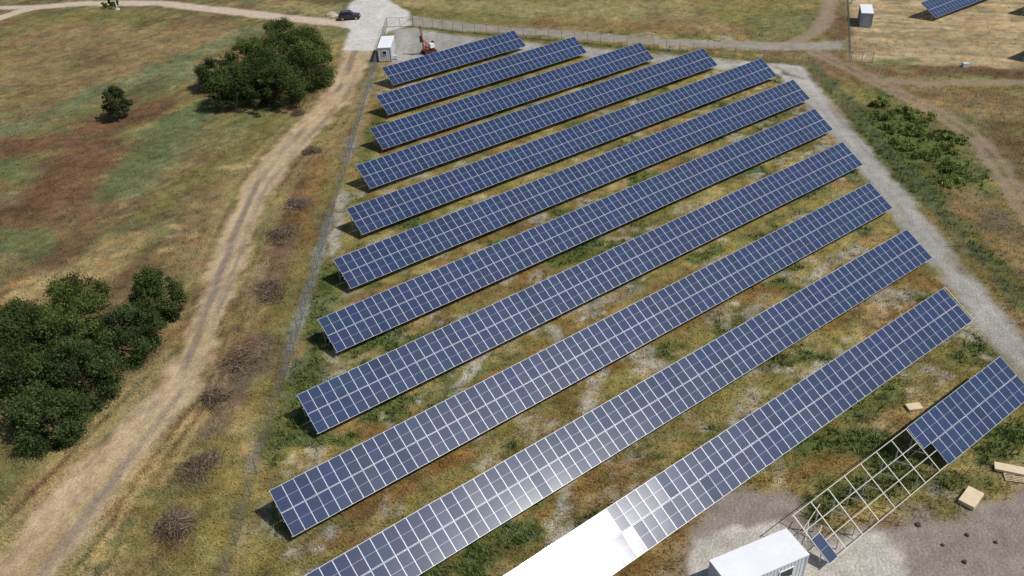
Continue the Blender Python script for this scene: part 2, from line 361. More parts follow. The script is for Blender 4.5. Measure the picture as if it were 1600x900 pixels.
def height(x,y):
    x=np.asarray(x,float); y=np.asarray(y,float)
    out=ss(0,14,np.maximum(np.maximum(-23.5-x,x-53),np.maximum(y-172,34-y)))
    h=.9*out*(fbm(x*.022,y*.022,5,3)-.5)*ss(0,1,1-np.clip((np.abs(x)+np.abs(y-120)-500)/400,0,1)+0)
    h=h+.10*(fbm(x*.30,y*.30,9,3)-.5)*(.5+.5*out)+.16*out*(fbm(x*.5,y*.5,21,3)-.5)
    return h

def classify(x,y):
    """signed distances of the drivable surfaces, edges made ragged by noise"""
    w=(fbm(x*.45,y*.45,31,4)-.5)
    S={}
    S['dirt_track']=sdf(x,y,dirt_track)+w*2.6+.12
    S['gravel_road']=sdf(x,y,gravel_road)+w*1.8
    S['concrete_apron']=sdf(x,y,apron)+w*1.4
    S['top_road']=sdf(x,y,top_road)+w*2.2
    S['far_track']=np.minimum(pdist(x,y,far_track)-1.9,pdist(x,y,far_branch)-1.3)+w*1.0
    S['rust_track']=pdist(x,y,pink)-1.3+w*2.0
    S['rutted_track']=np.minimum(np.abs(pdist(x,y,ruts)-.85)-.42,pdist(x,y,pale_line)-.9)+w*1.6
    S['dirt_yard']=sdf(x,y,yard)+w*2.6
    return S

def ground_colour(x,y):
    wx=x+2.5*(fbm(x*.25,y*.25,41,3)-.5); wy=y+2.5*(fbm(x*.25+7,y*.25,43,3)-.5)
    big=fbm(wx*.035,wy*.05,51,4); mid=fbm(wx*.16,wy*.22,61,4); fine=fbm(x*1.1,y*1.1,71,3)
    def mixc(c,k,w): return c*(1-w[:,None])+K[k]*w[:,None] if isinstance(k,str) else c*(1-w[:,None])+k*w[:,None]
    c=np.tile(K['olive'],(len(x),1))
    c=mixc(c,'tan',ss(.38,.62,big))
    c=mixc(c,'yolive',.6*ss(.50,.66,fbm(wx*.07,wy*.09,81,3)))
    c=mixc(c,'sage',.45*ss(.54,.66,fbm(wx*.05,wy*.11,83,3)))
    c=mixc(c,'brown',.5*ss(.54,.68,fbm(wx*.09,wy*.12,85,3)))
    # mowing and slope streaks of the open field
    su=x*.53+y*.85; sv=x*.85-y*.53; sk=fbm(sv*.55+1.5*mid,su*.07,87,4); sk2=fbm(sv*.28+1.2*mid,su*.035,88,3); fld=ss(-23,-27,x)
    c=mixc(c,'tan',.5*fld*ss(.54,.66,sk)); c=mixc(c,'meadow',.6*fld*ss(.53,.62,sk2)); c=mixc(c,'brown',.6*fld*ss(.46,.36,sk)); c=mixc(c,'straw',.35*fld*ss(.60,.70,fbm(sv*.8+2*mid,su*.2,89,4)))
    # between the arrays: greener, rustier, stonier
    ins=ss(1.5,-1.5,np.maximum(np.maximum(-21.5-x,x-47),np.maximum(y-166,38-y)))
    ci=np.tile(K['yolive']*.95,(len(x),1))
    ci=mixc(ci,'rust',.8*ss(.48,.60,fbm(wx*.14,wy*.2,91,3)))
    ci=mixc(ci,'green',.85*ss(.53,.62,fbm(wx*.17+3,wy*.2,93,3)))
    ci=mixc(ci,'olive',.55*ss(.50,.62,fbm(wx*.3,wy*.3,95,3)))
    ci=mixc(ci,'straw',.55*ss(.52,.66,fbm(wx*.4,wy*.5,96,4)))
    ci=mixc(ci,'pale',.75*ss(.58,.66,fbm(x*.33,y*.38,97,4))*ss(.40,.58,fbm(x*1.6,y*1.6,98,3)))
    c=c*(1-ins[:,None])+ci*ins[:,None]
    # mown hay around the neighbouring arrays
    s2=sdf(x,y,site2)+ (fine-.5)*3; w2=ss(1.5,-2,s2)
    u=x*.33+y*.94; streak=vn(u*1.1+1.2*mid,x*.05,101)*.6+vn(u*.45,x*.02,103)*.4
    hay=K['hay']*(.42+1.0*streak)[:,None]
    hay=hay*(1-.5*ss(.5,.65,mid))[:,None]+K['tan']*(.5*ss(.5,.65,mid))[:,None]
    c=c*(1-w2[:,None])+hay*w2[:,None]
    # patches
    for k,pts,r,s in PATCHES:
        xs=[q[0] for q in pts]; ys=[q[1] for q in pts]; m=r*2+3
        sel=np.where((x>min(xs)-m)&(x<max(xs)+m)&(y>min(ys)-m)&(y<max(ys)+m))[0]
        if not len(sel): continue
        X_,Y_=x[sel],y[sel]
        q=.9/max(r,.6)
        d=pdist(X_,Y_,pts)/r + 1.3*(fbm(X_*q,Y_*q,111+int(r*10),4)-.5)
        w=ss(1.05,.35,d)*s
        if k=='pale': w=w*ss(.30,.55,fbm(X_*1.3,Y_*1.3,99,3)+.06)
        c[sel]=c[sel]*(1-w[:,None])+K[k]*w[:,None]
    # stony strip under the left fence and along the right one
    f=np.abs(x+23.0)+ (fbm(x*.5,y*.35,121,3)-.5)*1.2
    c=mixc(c,K['grey']*.95,ss(.95,.2,f)*.8*ss(.36,.56,fbm(x*.3,y*.12,125,4))*((y>30)&(y<176)))
    f=np.abs(x-53.6)+(fbm(x*.4,y*.4,123,3)-.5)*2.5
    c=mixc(c,K['green']*1.0,ss(2.3,.5,f)*.7*((y>30)&(y<142)))
    # fine mottling in hue
    c=c*(1+.85*(fine-.5))[:,None]*(1+.75*(fbm(x*.21,y*.27,133,4)-.5))[:,None]
    g=fbm(x*.7,y*.9,131,3); c=c*np.stack([1+.35*(g-.5),np.ones_like(g),1-.35*(g-.5)],1)
    # roads
    S=classify(x,y); soft=lambda s,a,b: ss(a,b,s)
    d=S['dirt_track']; t=pdist(x,y,[((a[0]+b[0])/2,(a[1]+b[1])/2) for a,b in zip(track_l,track_r)])
    rut=np.abs(t-.95)
    dl=pdist(x,y,track_l); dr=pdist(x,y,track_r); ins_=inpoly(x,y,dirt_track); fr=np.where(ins_,dl/(dl+dr+1e-6),np.where(dl<dr,-dl/5,1+dr/5)); fr=fr+.10*(fbm(x*.12,y*.12,144,3)-.5)
    st1=vn(fr*13,y*.09,145)*.6+vn(fr*27,y*.16,146)*.4
    cd=K['dirt']*(.62+.36*fbm(x*.9,y*.35,141,3)+.52*st1)[:,None]
    cd=mixc(cd,np.array((.215,.172,.135)),.95*ss(.17,.06,np.abs(fr-.36))*ss(.36,.52,fbm(x*.2,y*.07,143,3)))
    cd=mixc(cd,np.array((.235,.185,.140)),.85*ss(.13,.04,np.abs(fr-.72))*ss(.40,.56,fbm(x*.2+9,y*.07,147,3)))
    cd=mixc(cd,np.array((.255,.165,.088)),.7*ss(.55,.7,st1*.5+.5*fbm(x*.5,y*.2,148,3)))
    cd=mixc(cd,'straw',.6*ss(.10,.02,np.abs(fr-.54))*ss(.4,.6,fbm(x*.4,y*.2,149,3)))
    w=soft(d,.9,-.7); c=c*(1-w[:,None])+cd*w[:,None]
    st2=vn(fr*11+4,y*.05,150); w=soft(d-3.2,1.6,-1.2)*.75*ss(.45,.8,st2)*(1-w)*(.45+.55*ss(75,55,y)); c=mixc(c,'straw',w)
    d=S['far_track']; w=soft(d,.7,-.5); c=mixc(c,np.array((.50,.40,.31)),w)
    d=S['rust_track']; c=mixc(c,'pink',soft(d,1.0,-.6)*.8)
    d=S['rutted_track']; c=mixc(c,K['pink']*.95,soft(d,.6,-.3)*.75)
    d=S['top_road']; cc=K['gravel']*np.array((.93,.88,.80))*(.78+.42*fbm(x*.6,y*.6,151,3))[:,None]; w=soft(d,.9,-.7)*.95; c=c*(1-w[:,None])+cc*w[:,None]
    d=S['gravel_road']; cc=K['gravel']*(.62+.45*fbm(x*.5,y*.3,153,4)+.28*vn(x*1.6+.6*fbm(x*.2,y*.06,154,2),y*.10,156))[:,None]
    q=ss(120,148,y)*ss(30,48,x); cc=cc*(1+.45*q)[:,None]
    w=soft(d,.8,-.6)*(1-.55*ss(.52,.66,fbm(x*.35,y*.18,155,4))*ss(-2.2,-.2,d)); c=c*(1-w[:,None])+cc*w[:,None]
    d=S['concrete_apron']; cc=K['conc']*(.86+.28*fbm(x*.4,y*.4,157,3))[:,None]; w=soft(d,.6,-.5); c=c*(1-w[:,None])+cc*w[:,None]
    d=S['dirt_yard']; cc=K['yard']*(.78+.45*fbm(x*.8,y*.8,159,4))[:,None]; w=soft(d,1.0,-.7); c=c*(1-w[:,None])+cc*w[:,None]
    for poly in (conc1,conc2):
        d=sdf(x,y,poly)+(fbm(x*.8,y*.8,161,4)-.5)*1.6; cc=K['conc']*np.array((.92,.88,.82))*(.72+.5*fbm(x*1.2,y*1.2,163,3))[:,None]; w=ss(.35,-.4,d)*.9; c=c*(1-w[:,None])+cc*w[:,None]
    return np.clip(c,.008,.9)

def axis(a,b,steps,far):
    v=[a]
    while v[-1]<b: v.append(v[-1]+steps(v[-1]))
    lo=[a]; hi=[v[-1]]; d=4
    while lo[-1]>-far: lo.append(lo[-1]-d); hi.append(hi[-1]+d); d*=1.55
    return np.array(lo[:0:-1]+v+hi[1:])
gx=axis(-132,122,lambda t:.42 if -50<t<60 else .62,3500)
gy=axis(28,222,lambda t:.34+.28*(t-28)/190,3500)
GX,GY=np.meshgrid(gx,gy); gX=GX.ravel(); gY=GY.ravel()
GZ=height(gX,gY)
S=classify(gX,gY)
GZ=GZ-.06*ss(.6,-.6,S['dirt_track'])-.05*ss(.5,-.5,S['rutted_track'])+.03*ss(.4,-.6,S['gravel_road'])
GC=ground_colour(gX,gY)
nx,ny=len(gx),len(gy)
ii=(np.arange(ny-1)[:,None]*nx+np.arange(nx-1)[None,:]).ravel()
quads=np.stack([ii,ii+1,ii+1+nx,ii+nx],1)
GV=np.stack([gX,gY,GZ],1)
owner=np.zeros(len(quads),int); order=['rust_track','rutted_track','far_track','top_road','dirt_track','gravel_road','concrete_apron','dirt_yard']
for k,nm in enumerate(order):
    owner[S[nm][quads].mean(1)<0.0]=k+1
pretty={'rust_track':'reddish_track','far_track':'far_dirt_road','top_road':'gravel_lane','gravel_road':'perimeter_gravel_road'}
for k,nm in enumerate(['ground']+order):
    q=quads[owner==k]; used,inv=np.unique(q,return_inverse=True)
    me=nmesh(nm,GV[used],inv.reshape(-1,4),MT['ground'],GC[used],smooth=True)
    tag(link(pretty.get(nm,nm),me),kind='structure')
def hz(x,y): return float(height(np.array([x]),np.array([y]))[0])
# ------------------------------------------------------------------ solar arrays
AZ, TILT, LOW, SL = R(35.0), R(29.94), 0.8, 4.2
ct, st = math.cos(TILT), math.sin(TILT)
def tp(u,v,w=0.0): return (u, v*ct-w*st, LOW+v*st+w*ct)
def panel_mesh(W,H):
    b=MB(); f=.021; T=.035; m=.012
    xs=[0,f,W-f,W]; o=[(0,0),(W,0),(W,H),(0,H)]; i=[(f,f),(W-f,f),(W-f,H-f),(f,H-f)]
    V=[(x,y,0) for x,y in o]+[(x,y,0) for x,y in i]+[(f,H/2-m,0),(W-f,H/2-m,0),(f,H/2+m,0),(W-f,H/2+m,0)]+[(x,y,-T) for x,y in o]
    b.add(V,[(0,1,5,4),(1,2,6,5),(2,3,7,6),(3,0,4,7),(0,12,13,1),(1,13,14,2),(2,14,15,3),(3,15,12,0),(15,14,13,12)],1)
    b.f+=[(4,5,9,8),(10,11,6,7)]; b.m+=[0,0]
    b.f+=[(8,9,11,10)]; b.m+=[2]
    return b.mesh('solar_panel',[MT['glass'],MT['frame'],MT['grid']])
def rafter_mesh(smat):
    b=MB(); b.bar(tp(0,.05,-.13),tp(0,SL-.05,-.13),.055,.07); return b.mesh('rafter',[smat])
def post_meshes(smat):
    out=[]
    for v in (.85,3.25):
        q=tp(0,v,-.2); b=MB(); b.bar((0,q[1],-.25),(0,q[1],q[2]),.08,.08); out.append(b.mesh('post',[smat]))
    return out
def brace_mesh(smat):
    b=MB(); q=tp(0,3.25,-.2); e=tp(0,1.7,-.2); b.bar((.06,q[1],.9),(.06,e[1],e[2]),.05,.05); return b.mesh('brace',[smat])
def array(label, x, y, length, n, group='rows of blue solar panels', u0=0.0, skip=(), step=3.1, smat='steel', ext=0.0, az=AZ, extra=None, tilt_j=.25, dt=0.0):
    root=empty('solar_array',(x,y,0),az); tag(root,label,'solar array',group)
    pitch=length/n; H=SL/2-.022; pm=panel_mesh(pitch-.012,H)
    for k in range(n):
        for j in range(2):
            if (k,j) in skip: continue
            o=link('solar_panel',pm,root,tp(k*pitch+.006,j*(SL/2+.022)),(TILT+R(dt+random.gauss(0,tilt_j)),R(random.gauss(0,tilt_j*1.3)),0))
    if extra: 
        link('solar_panel',pm,root,tp(extra[0],extra[1],.015),(TILT,0,R(1.5)))
    sm=MT[smat]; a,bb=u0,length+ext
    for v in (.06,1.42,2.78,4.14):
        m=MB(); m.bar(tp(a-.12,v,-.072),tp(bb,v,-.072),.05,.055); m.build('purlin',sm,root)
    rm=rafter_mesh(sm); pmz=post_meshes(MT['steel']); br=brace_mesh(MT['steel'])
    u=a+.1; k=max(1,round((bb-a-.2)/step)); du=(bb-a-.2)/k
    for i in range(k+1):
        link('rafter',rm,root,(u+i*du,0,0))
        if i%2==0 or smat=='cream':
            for q in pmz: link('post',q,root,(u+i*du,0,0))
            link('brace',br,root,(u+i*du,0,0))
    return root
ordn=['','second','third','fourth','fifth','sixth','seventh','eighth','ninth']
ROWS=[(-18.34,140.98,28.59,27),(-18.03,128.15,41.46,40),(-17.69,115.36,54.9,53),(-18.25,103.11,67.98,65),(-17.96,91.02,77.87,75),(-17.91,79.27,80.55,77),(-17.88,67.88,80.02,77),(-17.96,56.31,80.23,77),(-18.15,44.87,79.56,76),(-18.1,33.6,79.4,76),(-18.1,22.69,78.0,75)]
for i,(x,y,l,n) in enumerate(ROWS):
    if i==0: lab='shortest row of blue solar panels, right in front of the small windowed cabin'
    elif i<9: lab='%s row of blue solar panels counting forward from the small windowed cabin'%ordn[i]
    elif i==9: lab='long row of solar panels just behind the row that glares white with sunlight'
    else: lab='row of solar panels whose near end glares white with reflected sunlight'
    array(lab,x,y,l,n,ext=(.55 if i==10 else 0),dt=(-1.0 if i==9 else 0),tilt_j=(.38 if i==10 else .3))
array('unfinished solar array, half blue panels and half bare pale frame with one lone panel',34.12,48.05,14.56,14,group=None,u0=-14.65,skip={(0,0)},step=2.09,smat='cream',extra=(-14.6,.0))
ua=[q for q in col.objects if q.name.startswith('solar_array') and q.get('label','').startswith('unfinished')][0]
for a_,b_ in ((tp(-15.1,1.42,-.12),tp(-12.6,2.3,-.55)),(tp(-14.4,2.9,-.4),tp(-11.8,3.6,-.25)),(tp(-14.9,2.2,-.3),tp(-13.6,3.1,-.3))):
    m=MB(); m.bar(a_,b_,.05,.05); m.build('brace',MT['cream'],ua)
# arrays of the neighbouring site
SL_keep=SL
array('pale solar array standing on mown straw beyond the tracks, at the top edge',83.3,160.9,26.0,25,group='arrays on the mown neighbouring site')
array('solar array at the right edge, its shadow on mown straw beside the concrete block',89.9,136.0,20.8,20,group='arrays on the mown neighbouring site')
array('solar array at the top right corner, farther right than the pale array',102.3,159.9,20.8,20,group='arrays on the mown neighbouring site')

# ------------------------------------------------------------------ fences
FH=2.0
def bay_mesh(L):
    b=MB(); r=.0045
    n=int(L/.13)
    for i in range(1,n):
        x=i*L/n
        b.bar((x,0,.06),(x,0,FH),2*r*.9,mi=0,n=3,caps=False)
    for k in range(11): 
        z=.08+k*(FH-.1)/10; b.bar((0,0,z),(L,0,z),2*r,mi=0,n=3,caps=False)
    return b.mesh('wire_panel',[MT['wire']])
pb=MB(); pb.box((0,0,FH/2-.1),(.055,.055,FH+.3)); pb.box((0,0,FH+.06),(.07,.07,.02)); POST=pb.mesh('post',[MT['fpost']])
def fence(pts,label,L0=2.5,gate=None):
    root=empty('wire_fence',(pts[0][0],pts[0][1],0)); tag(root,label,'fence'); ox,oy=pts[0]
    cache={}
    for (ax,ay),(bx,by) in zip(pts[:-1],pts[1:]):
        D=math.hypot(bx-ax,by-ay); n=max(1,round(D/L0)); L=D/n; a=math.atan2(by-ay,bx-ax); bm=bay_mesh(L)
        for i in range(n):
            x,y=ax+(bx-ax)*i/n,ay+(by-ay)*i/n; z=hz(x,y)
            link('post',POST,root,(x-ox,y-oy,z),(0,0,a)); link('wire_panel',bm,root,(x-ox,y-oy,z),(0,0,a))
    link('post',POST,root,(pts[-1][0]-ox,pts[-1][1]-oy,hz(*pts[-1])))
    return root
fence([(-22.8,30.0),(-22.75,100.0),(-22.7,175.6)],'long wire mesh fence between the dirt track and the left ends of the rows')
fence([(52.9,141.7),(52.2,97.0),(51.2,60.0),(50.6,40.0)],'wire mesh fence along the gravel road at the right ends of the rows')
fence([(-17.2,175.2),(-7.0,169.9),(21.5,157.2),(52.9,141.7)],'wire mesh fence behind the farthest rows, along the gravel lane')
fence([(60.1,142.0),(66.0,159.2),(72.4,178.0),(80,200)],'wire fence beside the grey shed on the neighbouring straw site')
def gate(a,b,label):
    ax,ay=a; bx,by=b; D=math.hypot(bx-ax,by-ay); ang=math.atan2(by-ay,bx-ax)
    root=empty('mesh_gate',(ax,ay,hz(ax,ay)),ang); tag(root,label,'gate')
    for k in range(2):
        L=D/2-.04; x0=k*D/2+.02
        m=MB()
        for z in (.12,FH-.05): m.bar((x0,0,z),(x0+L,0,z),.05)
        for x in (x0+.025,x0+L-.025): m.bar((x,0,.12),(x,0,FH-.05),.05)
        m.bar((x0,0,.12),(x0+L,0,FH-.05),.035)
        lf=m.build('gate_frame',MT['steel'],root)
        link('wire_panel',bay_mesh(L),lf,(x0,.0,.05))
    for x in (0,D): link('post',POST,root,(x,0,0))
gate((-22.6,175.8),(-17.3,175.3),'double mesh gate at the concrete apron by the small windowed cabin')
gate((60.3,141.9),(63.7,140.9),'mesh gate at the corner of the straw site near the track junction')

# ------------------------------------------------------------------ cabins
def cabin(label,c,size,rz,wall,front=None,window=True,door=None,blocks=True,name='site_cabin'):
    lx,ly,h=size; root=empty(name,(c[0],c[1],hz(*c)),rz); tag(root,label,'cabin')
    z0=.18
    b=MB(); b.box((0,0,z0+(h-.12)/2-.02),(lx-.06,ly-.06,h-.16)); b.build('wall',MT[wall],root)
    # pressed ribs along the walls
    m=MB(); n=int(lx/.3)
    for i in range(n):
        x=-lx/2+.15+i*(lx-.3)/max(1,n-1)
        for s in (-1,1): m.box((x,s*(ly/2-.018),z0+h/2-.08),(.07,.03,h-.3))
    n=int(ly/.3)
    for i in range(n):
        y=-ly/2+.15+i*(ly-.3)/max(1,n-1)
        for s in (-1,1): m.box((s*(lx/2-.018),y,z0+h/2-.08),(.03,.07,h-.3))
    tag(m.build('wall_rib',MT[wall],root),kind='stuff')
    r=MB(); r.box((0,0,z0+h-.06),(lx+.10,ly+.10,.12)); ro=r.build('roof',MT['white'],root)
    s=MB()
    k=int(max(lx,ly)/1.2)
    for i in range(k if lx<ly else 0):
        t=-.5+(i+.5)/k
        s=MB(); s.box((0,t*ly,z0+h+.006),(lx-.1,.05,.012)); s.build('roof_seam',MT['white'],ro)
    m=MB()
    m.box((0,0,z0-.01),(lx,ly,.14)); m.build('base_frame',MT['steel'],root)
    for sx in (-1,1):
        for sy in (-1,1):
            bl=MB(); bl.box((sx*(lx/2-.25),sy*(ly/2-.25),.03),(.4,.4,.2)); bl.build('block',MT['concrete'],root)
            cp=MB(); cp.box((sx*(lx/2-.03),sy*(ly/2-.03),z0+h/2-.06),(.12,.12,h-.14)); cp.build('corner_post',MT[wall],root)
    def win(cx,cy,cz,w,hh,axis):
        if axis=='y':   # on the -y wall
            m=MB(); m.box((cx,cy-.03,cz),(w+.16,.06,hh+.16)); f=m.build('window',MT['white'],root)
            g=MB(); g.box((cx,cy-.062,cz),(w,.012,hh)); g.build('pane',MT['window'],f)
        else:
            m=MB(); m.box((cx+.03*(1 if cx>0 else -1),cy,cz),(.06,w+.16,hh+.16)); f=m.build('window',MT['white'],root)
            g=MB(); g.box((cx+.062*(1 if cx>0 else -1),cy,cz),(.012,w,hh)); g.build('pane',MT['window'],f)
    def dr(cx,cy,w,hh,axis,m_='offwhite'):
        m=MB(); d=MB(); sg=1 if (cx if axis=='x' else cy)>0 else -1
        if axis=='x': m.box((cx+.02*sg,cy,z0+hh/2+.02),(.05,w,hh)); d.box((cx+.06*sg,cy+w*.38,z0+1.0),(.05,.05,.16))
        else: m.box((cx,cy+.02*sg,z0+hh/2+.02),(w,.05,hh)); d.box((cx+w*.38,cy+.06*sg,z0+1.0),(.16,.05,.05))
        o=m.build('door',MT[m_],root); d.build('handle',MT['dark'],o)
    return root,win,dr
rt,win,dr=cabin('small white site cabin with one dark square window, behind the farthest row',(-21.0,158.3),(2.35,6.6,2.55),R(-1.0),'offwhite')
win(0,-3.3,1.75,.62,.62,'y'); dr(1.175,-1.2,.85,2.0,'x')
m=MB(); m.box((1.75,-2.4,.55),(.7,.45,.7)); m.build('outdoor_unit',MT['offwhite'],rt)
rt,win,dr=cabin('small grey-fronted shed with white roof on the neighbouring straw site',(70.3,162.4),(2.1,5.6,2.5),R(-17),'greyblue',name='shed')
dr(.0,-2.8,1.5,2.05,'y','greyblue'); win(1.05,.5,1.7,.7,.6,'x')
rt,win,dr=cabin('large white-roofed site container in the bottom yard beside the bare frame',(16.6,39.05),(6.6,2.5,2.65),math.atan2(2.4,6.1),'offwhite',name='site_container')
win(1.5,-1.25,1.7,1.1,.8,'y'); win(-1.9,-1.25,1.7,1.1,.8,'y'); dr(-.3,-1.25,.9,2.0,'y')

# ------------------------------------------------------------------ parked car
def car(label,loc,rz):
    root=empty('parked_car',(loc[0],loc[1],hz(*loc)),rz); tag(root,label,'car')
    prof=[(-2.25,.45),(-2.28,.95),(-2.15,1.08),(-1.0,1.12),(1.05,1.10),(2.0,.98),(2.22,.85),(2.28,.5),(2.1,.36),(-2.1,.36)]
    b=MB(); b.prism(prof,-.9,.9); body=b.build('body',MT['carpaint'],root)
    c=MB(); V=[(-2.1,-.82,1.1),(1.0,-.82,1.1),(1.0,.82,1.1),(-2.1,.82,1.1),(-1.85,-.66,1.70),(.25,-.66,1.72),(.25,.66,1.72),(-1.85,.66,1.70)]
    c.add(V,[(0,1,5,4),(1,2,6,5),(2,3,7,6),(3,0,4,7)]); c.build('side_window',MT['window'],root)
    r=MB(); r.box((-.8,0,1.725),(2.15,1.36,.05),top=(.96,.94)); ro=r.build('roof',MT['carpaint'],root)
    for s in (-1,1):
        q=MB(); q.bar((-1.7,s*.58,1.79),(.1,s*.58,1.80),.035); q.build('roof_rail',MT['steel'],ro)
        for x0,x1 in (((-.55,.74*s,1.4),(-.62,.74*s,1.1)),):
            q=MB(); q.bar((-.55,s*.67,1.70),(-.60,s*.83,1.1),.07,.03); q.build('pillar',MT['carpaint'],root)
        q=MB(); q.box((.75,s*1.0,1.15),(.12,.2,.14)); q.build('mirror',MT['carpaint'],root)
        q=MB(); q.box((2.21,s*.66,.80),(.10,.36,.14)); q.build('headlight',MT['white'],root)
        q=MB(); q.box((-2.26,s*.70,.92),(.06,.26,.22)); q.build('tail_light',MT['red'],root)
        for x in (-1.42,1.40):
            w=MB(); w.cyl((x,s*.80,.35),.35,.24,'y',18); wo=w.build('wheel',MT['dark'],root)
            q=MB(); q.cyl((x,s*.925,.35),.21,.02,'y',12); q.build('rim',MT['steel'],wo)
    q=MB(); q.box((2.25,0,.52),(.09,1.5,.2)); q.build('bumper',MT['dark'],root); q=MB(); q.box((-2.27,0,.52),(.09,1.5,.2)); q.build('bumper',MT['dark'],root)
car('dark purple-blue car parked where the tracks meet the concrete apron',(-31.2,182.8),R(3))

# ------------------------------------------------------------------ pile driving rig
def rig(label,loc,rz):
    root=empty('pile_driving_rig',(loc[0],loc[1],hz(*loc)),rz); tag(root,label,'pile driver')
    for s in (-1,1):
        n=16; pr=[]
        for k in range(n):
            t=2*math.pi*k/n; cx=.95*(1 if math.cos(t)>=0 else -1); pr.append((cx+.34*math.cos(t),.36+.34*math.sin(t)))
        m=MB(); m.prism(pr,s*.62-.2,s*.62+.2); tk=m.build('track',MT['dark'],root)
        for x in (-.9,-.3,.3,.9):
            q=MB(); q.cyl((x,s*.84,.32),.2,.04,'y',12); q.build('roller',MT['red'],tk)
    m=MB(); m.box((0,0,.72),(2.1,1.1,.5)); m.box((-.2,0,1.05),(1.5,1.3,.25)); m.build('chassis',MT['red'],root)
    m=MB(); m.box((.35,-.55,1.55),(.9,.75,.75),top=(.92,.85)); m.build('engine_cover',MT['white'],root)
    m=MB(); m.box((.2,.5,1.45),(1.1,.55,.6)); m.build('hydraulic_tank',MT['rustorange'],root)
    m=MB()
    for s in (-.16,.16): m.bar((-1.0,s,.5),(-1.35,s,5.2),.12,.14)
    for k in range(8): m.bar((-1.02-.04*k,-.16,.9+.55*k),(-1.02-.04*k,.16,.9+.55*k),.07)
    mast=m.build('mast',MT['rustorange'],root)
    q=MB(); q.box((-1.48,0,3.0),(.36,.34,1.2)); q.build('hammer',MT['dark'],mast)
    q=MB(); q.box((-1.36,0,5.28),(.34,.5,.16)); q.build('mast_head',MT['red'],mast)
    for s in (-.3,.3):
        m=MB(); m.bar((.3,s,1.2),(-1.15,s,2.9),.15,.2); m.build('lift_arm',MT['rustorange'],root)
        m=MB(); m.bar((.6,s*1.3,1.1),(-1.1,s,2.0),.09,.09,n=8); m.build('hydraulic_ram',MT['steel'],root)
    m=MB(); m.bar((.9,.3,.9),(1.1,.3,1.9),.06); m.box((1.05,.1,1.9),(.2,.6,.35)); m.build('control_stand',MT['dark'],root)
RG=rig('red-brown tracked pile driving rig with mast, behind the farthest row',(-13.2,158.6),R(35))

# ------------------------------------------------------------------ utility pole at the far road
root=empty('utility_pole',(-86.0,198.7,hz(-86,198.7))); tag(root,'pale utility pole beside the far dirt road at the top left','pole')
m=MB(); m.bar((0,0,-.3),(0,0,8.5),.32,.32,n=10); m.build('shaft',MT['concrete'],root)
m=MB(); m.box((0,0,.15),(.9,.9,.4),top=(.8,.8)); m.build('footing',MT['concrete'],root)
m=MB(); m.bar((-1.0,0,7.8),(1.0,0,7.8),.12,.12); ca=m.build('crossarm',MT['steel'],root)
for x in (-.85,0,.85):
    q=MB(); q.cyl((x,0,8.0),.07,.3,'z',8); q.build('insulator',MT['white'],ca)

# ------------------------------------------------------------------ cartons, pallets, blocks
def carton(label,quad,t,z=0.05,name='carton',matn='ply',group=None):
    cx=sum(q[0] for q in quad)/4; cy=sum(q[1] for q in quad)/4; g=hz(cx,cy)
    o=MB(); V=[(x-cx,y-cy,z) for x,y in quad]+[(cx_+0,cy_+0,z+t) for cx_,cy_ in [(x-cx,y-cy) for x,y in quad]]
    o.add(V,[(3,2,1,0),(4,5,6,7),(0,1,5,4),(1,2,6,5),(2,3,7,6),(3,0,4,7)])
    root=empty(name,(cx,cy,g)); tag(root,label,'carton',group); o.build('box',MT[matn],root)
    l=MB(); e=1.012
    V=[((x-cx)*e,(y-cy)*e,z+t-.07) for x,y in quad]+[((x-cx)*e,(y-cy)*e,z+t+.006) for x,y in quad]
    l.add(V,[(3,2,1,0),(4,5,6,7),(0,1,5,4),(1,2,6,5),(2,3,7,6),(3,0,4,7)]); l.build('lid',MT[matn],root)
    return root
def rect(c,lx,ly,a): 
    ca,sa=math.cos(a),math.sin(a); return [(c[0]+x*ca-y*sa,c[1]+x*sa+y*ca) for x,y in ((-lx/2,-ly/2),(lx/2,-ly/2),(lx/2,ly/2),(-lx/2,ly/2))]
carton('small pale flattened carton lying behind the unfinished array',rect((35.45,56.3),1.3,.8,R(5)),.22,matn='offwhite' if False else 'ply')
carton('tan carton with shaded edge lying between the yard and the bare frame',rect((35.45,45.55),1.95,1.2,R(43)),.38)
def pallet(label,c,a,z=0.0):
    root=empty('pallet',(c[0],c[1],hz(*c)+z),a); tag(root,label,'pallet')
    for i in range(6): b=MB(); b.box((0,-.45+i*.18,.135),(1.5,.11,.025)); b.build('board',MT['wood'],root)
    for i in range(3): b=MB(); b.box((-.68+i*.68,0,.06),(.1,1.0,.12)); b.build('bearer',MT['wood'],root)
pallet('slatted wooden pallet by the right edge, sticking out under a pale carton',(39.95,47.55),R(-15))
carton('long pale carton resting on the slatted pallet at the right edge',rect((39.95,48.30),2.3,.85,R(-22)),.22,z=.16)
bq=MB(); bq.box((0,0,.3),(1.1,.9,.6),top=(.9,.9)); o=bq.build('concrete_block',MT['concrete'],None,(77.9,137.2,hz(77.9,137.2))); tag(o,'small pale concrete block on the edge of the straw site','block')
bq=MB(); bq.box((0,0,.45),(.8,.6,.9),top=(.95,.95)); bq.box((0,0,.93),(.9,.7,.06)); o=bq.build('cable_cabinet',MT['white'],None,(72.9,175.4,hz(72.9,175.4))); tag(o,'small white cabinet behind the grey shed near the top edge','cabinet')

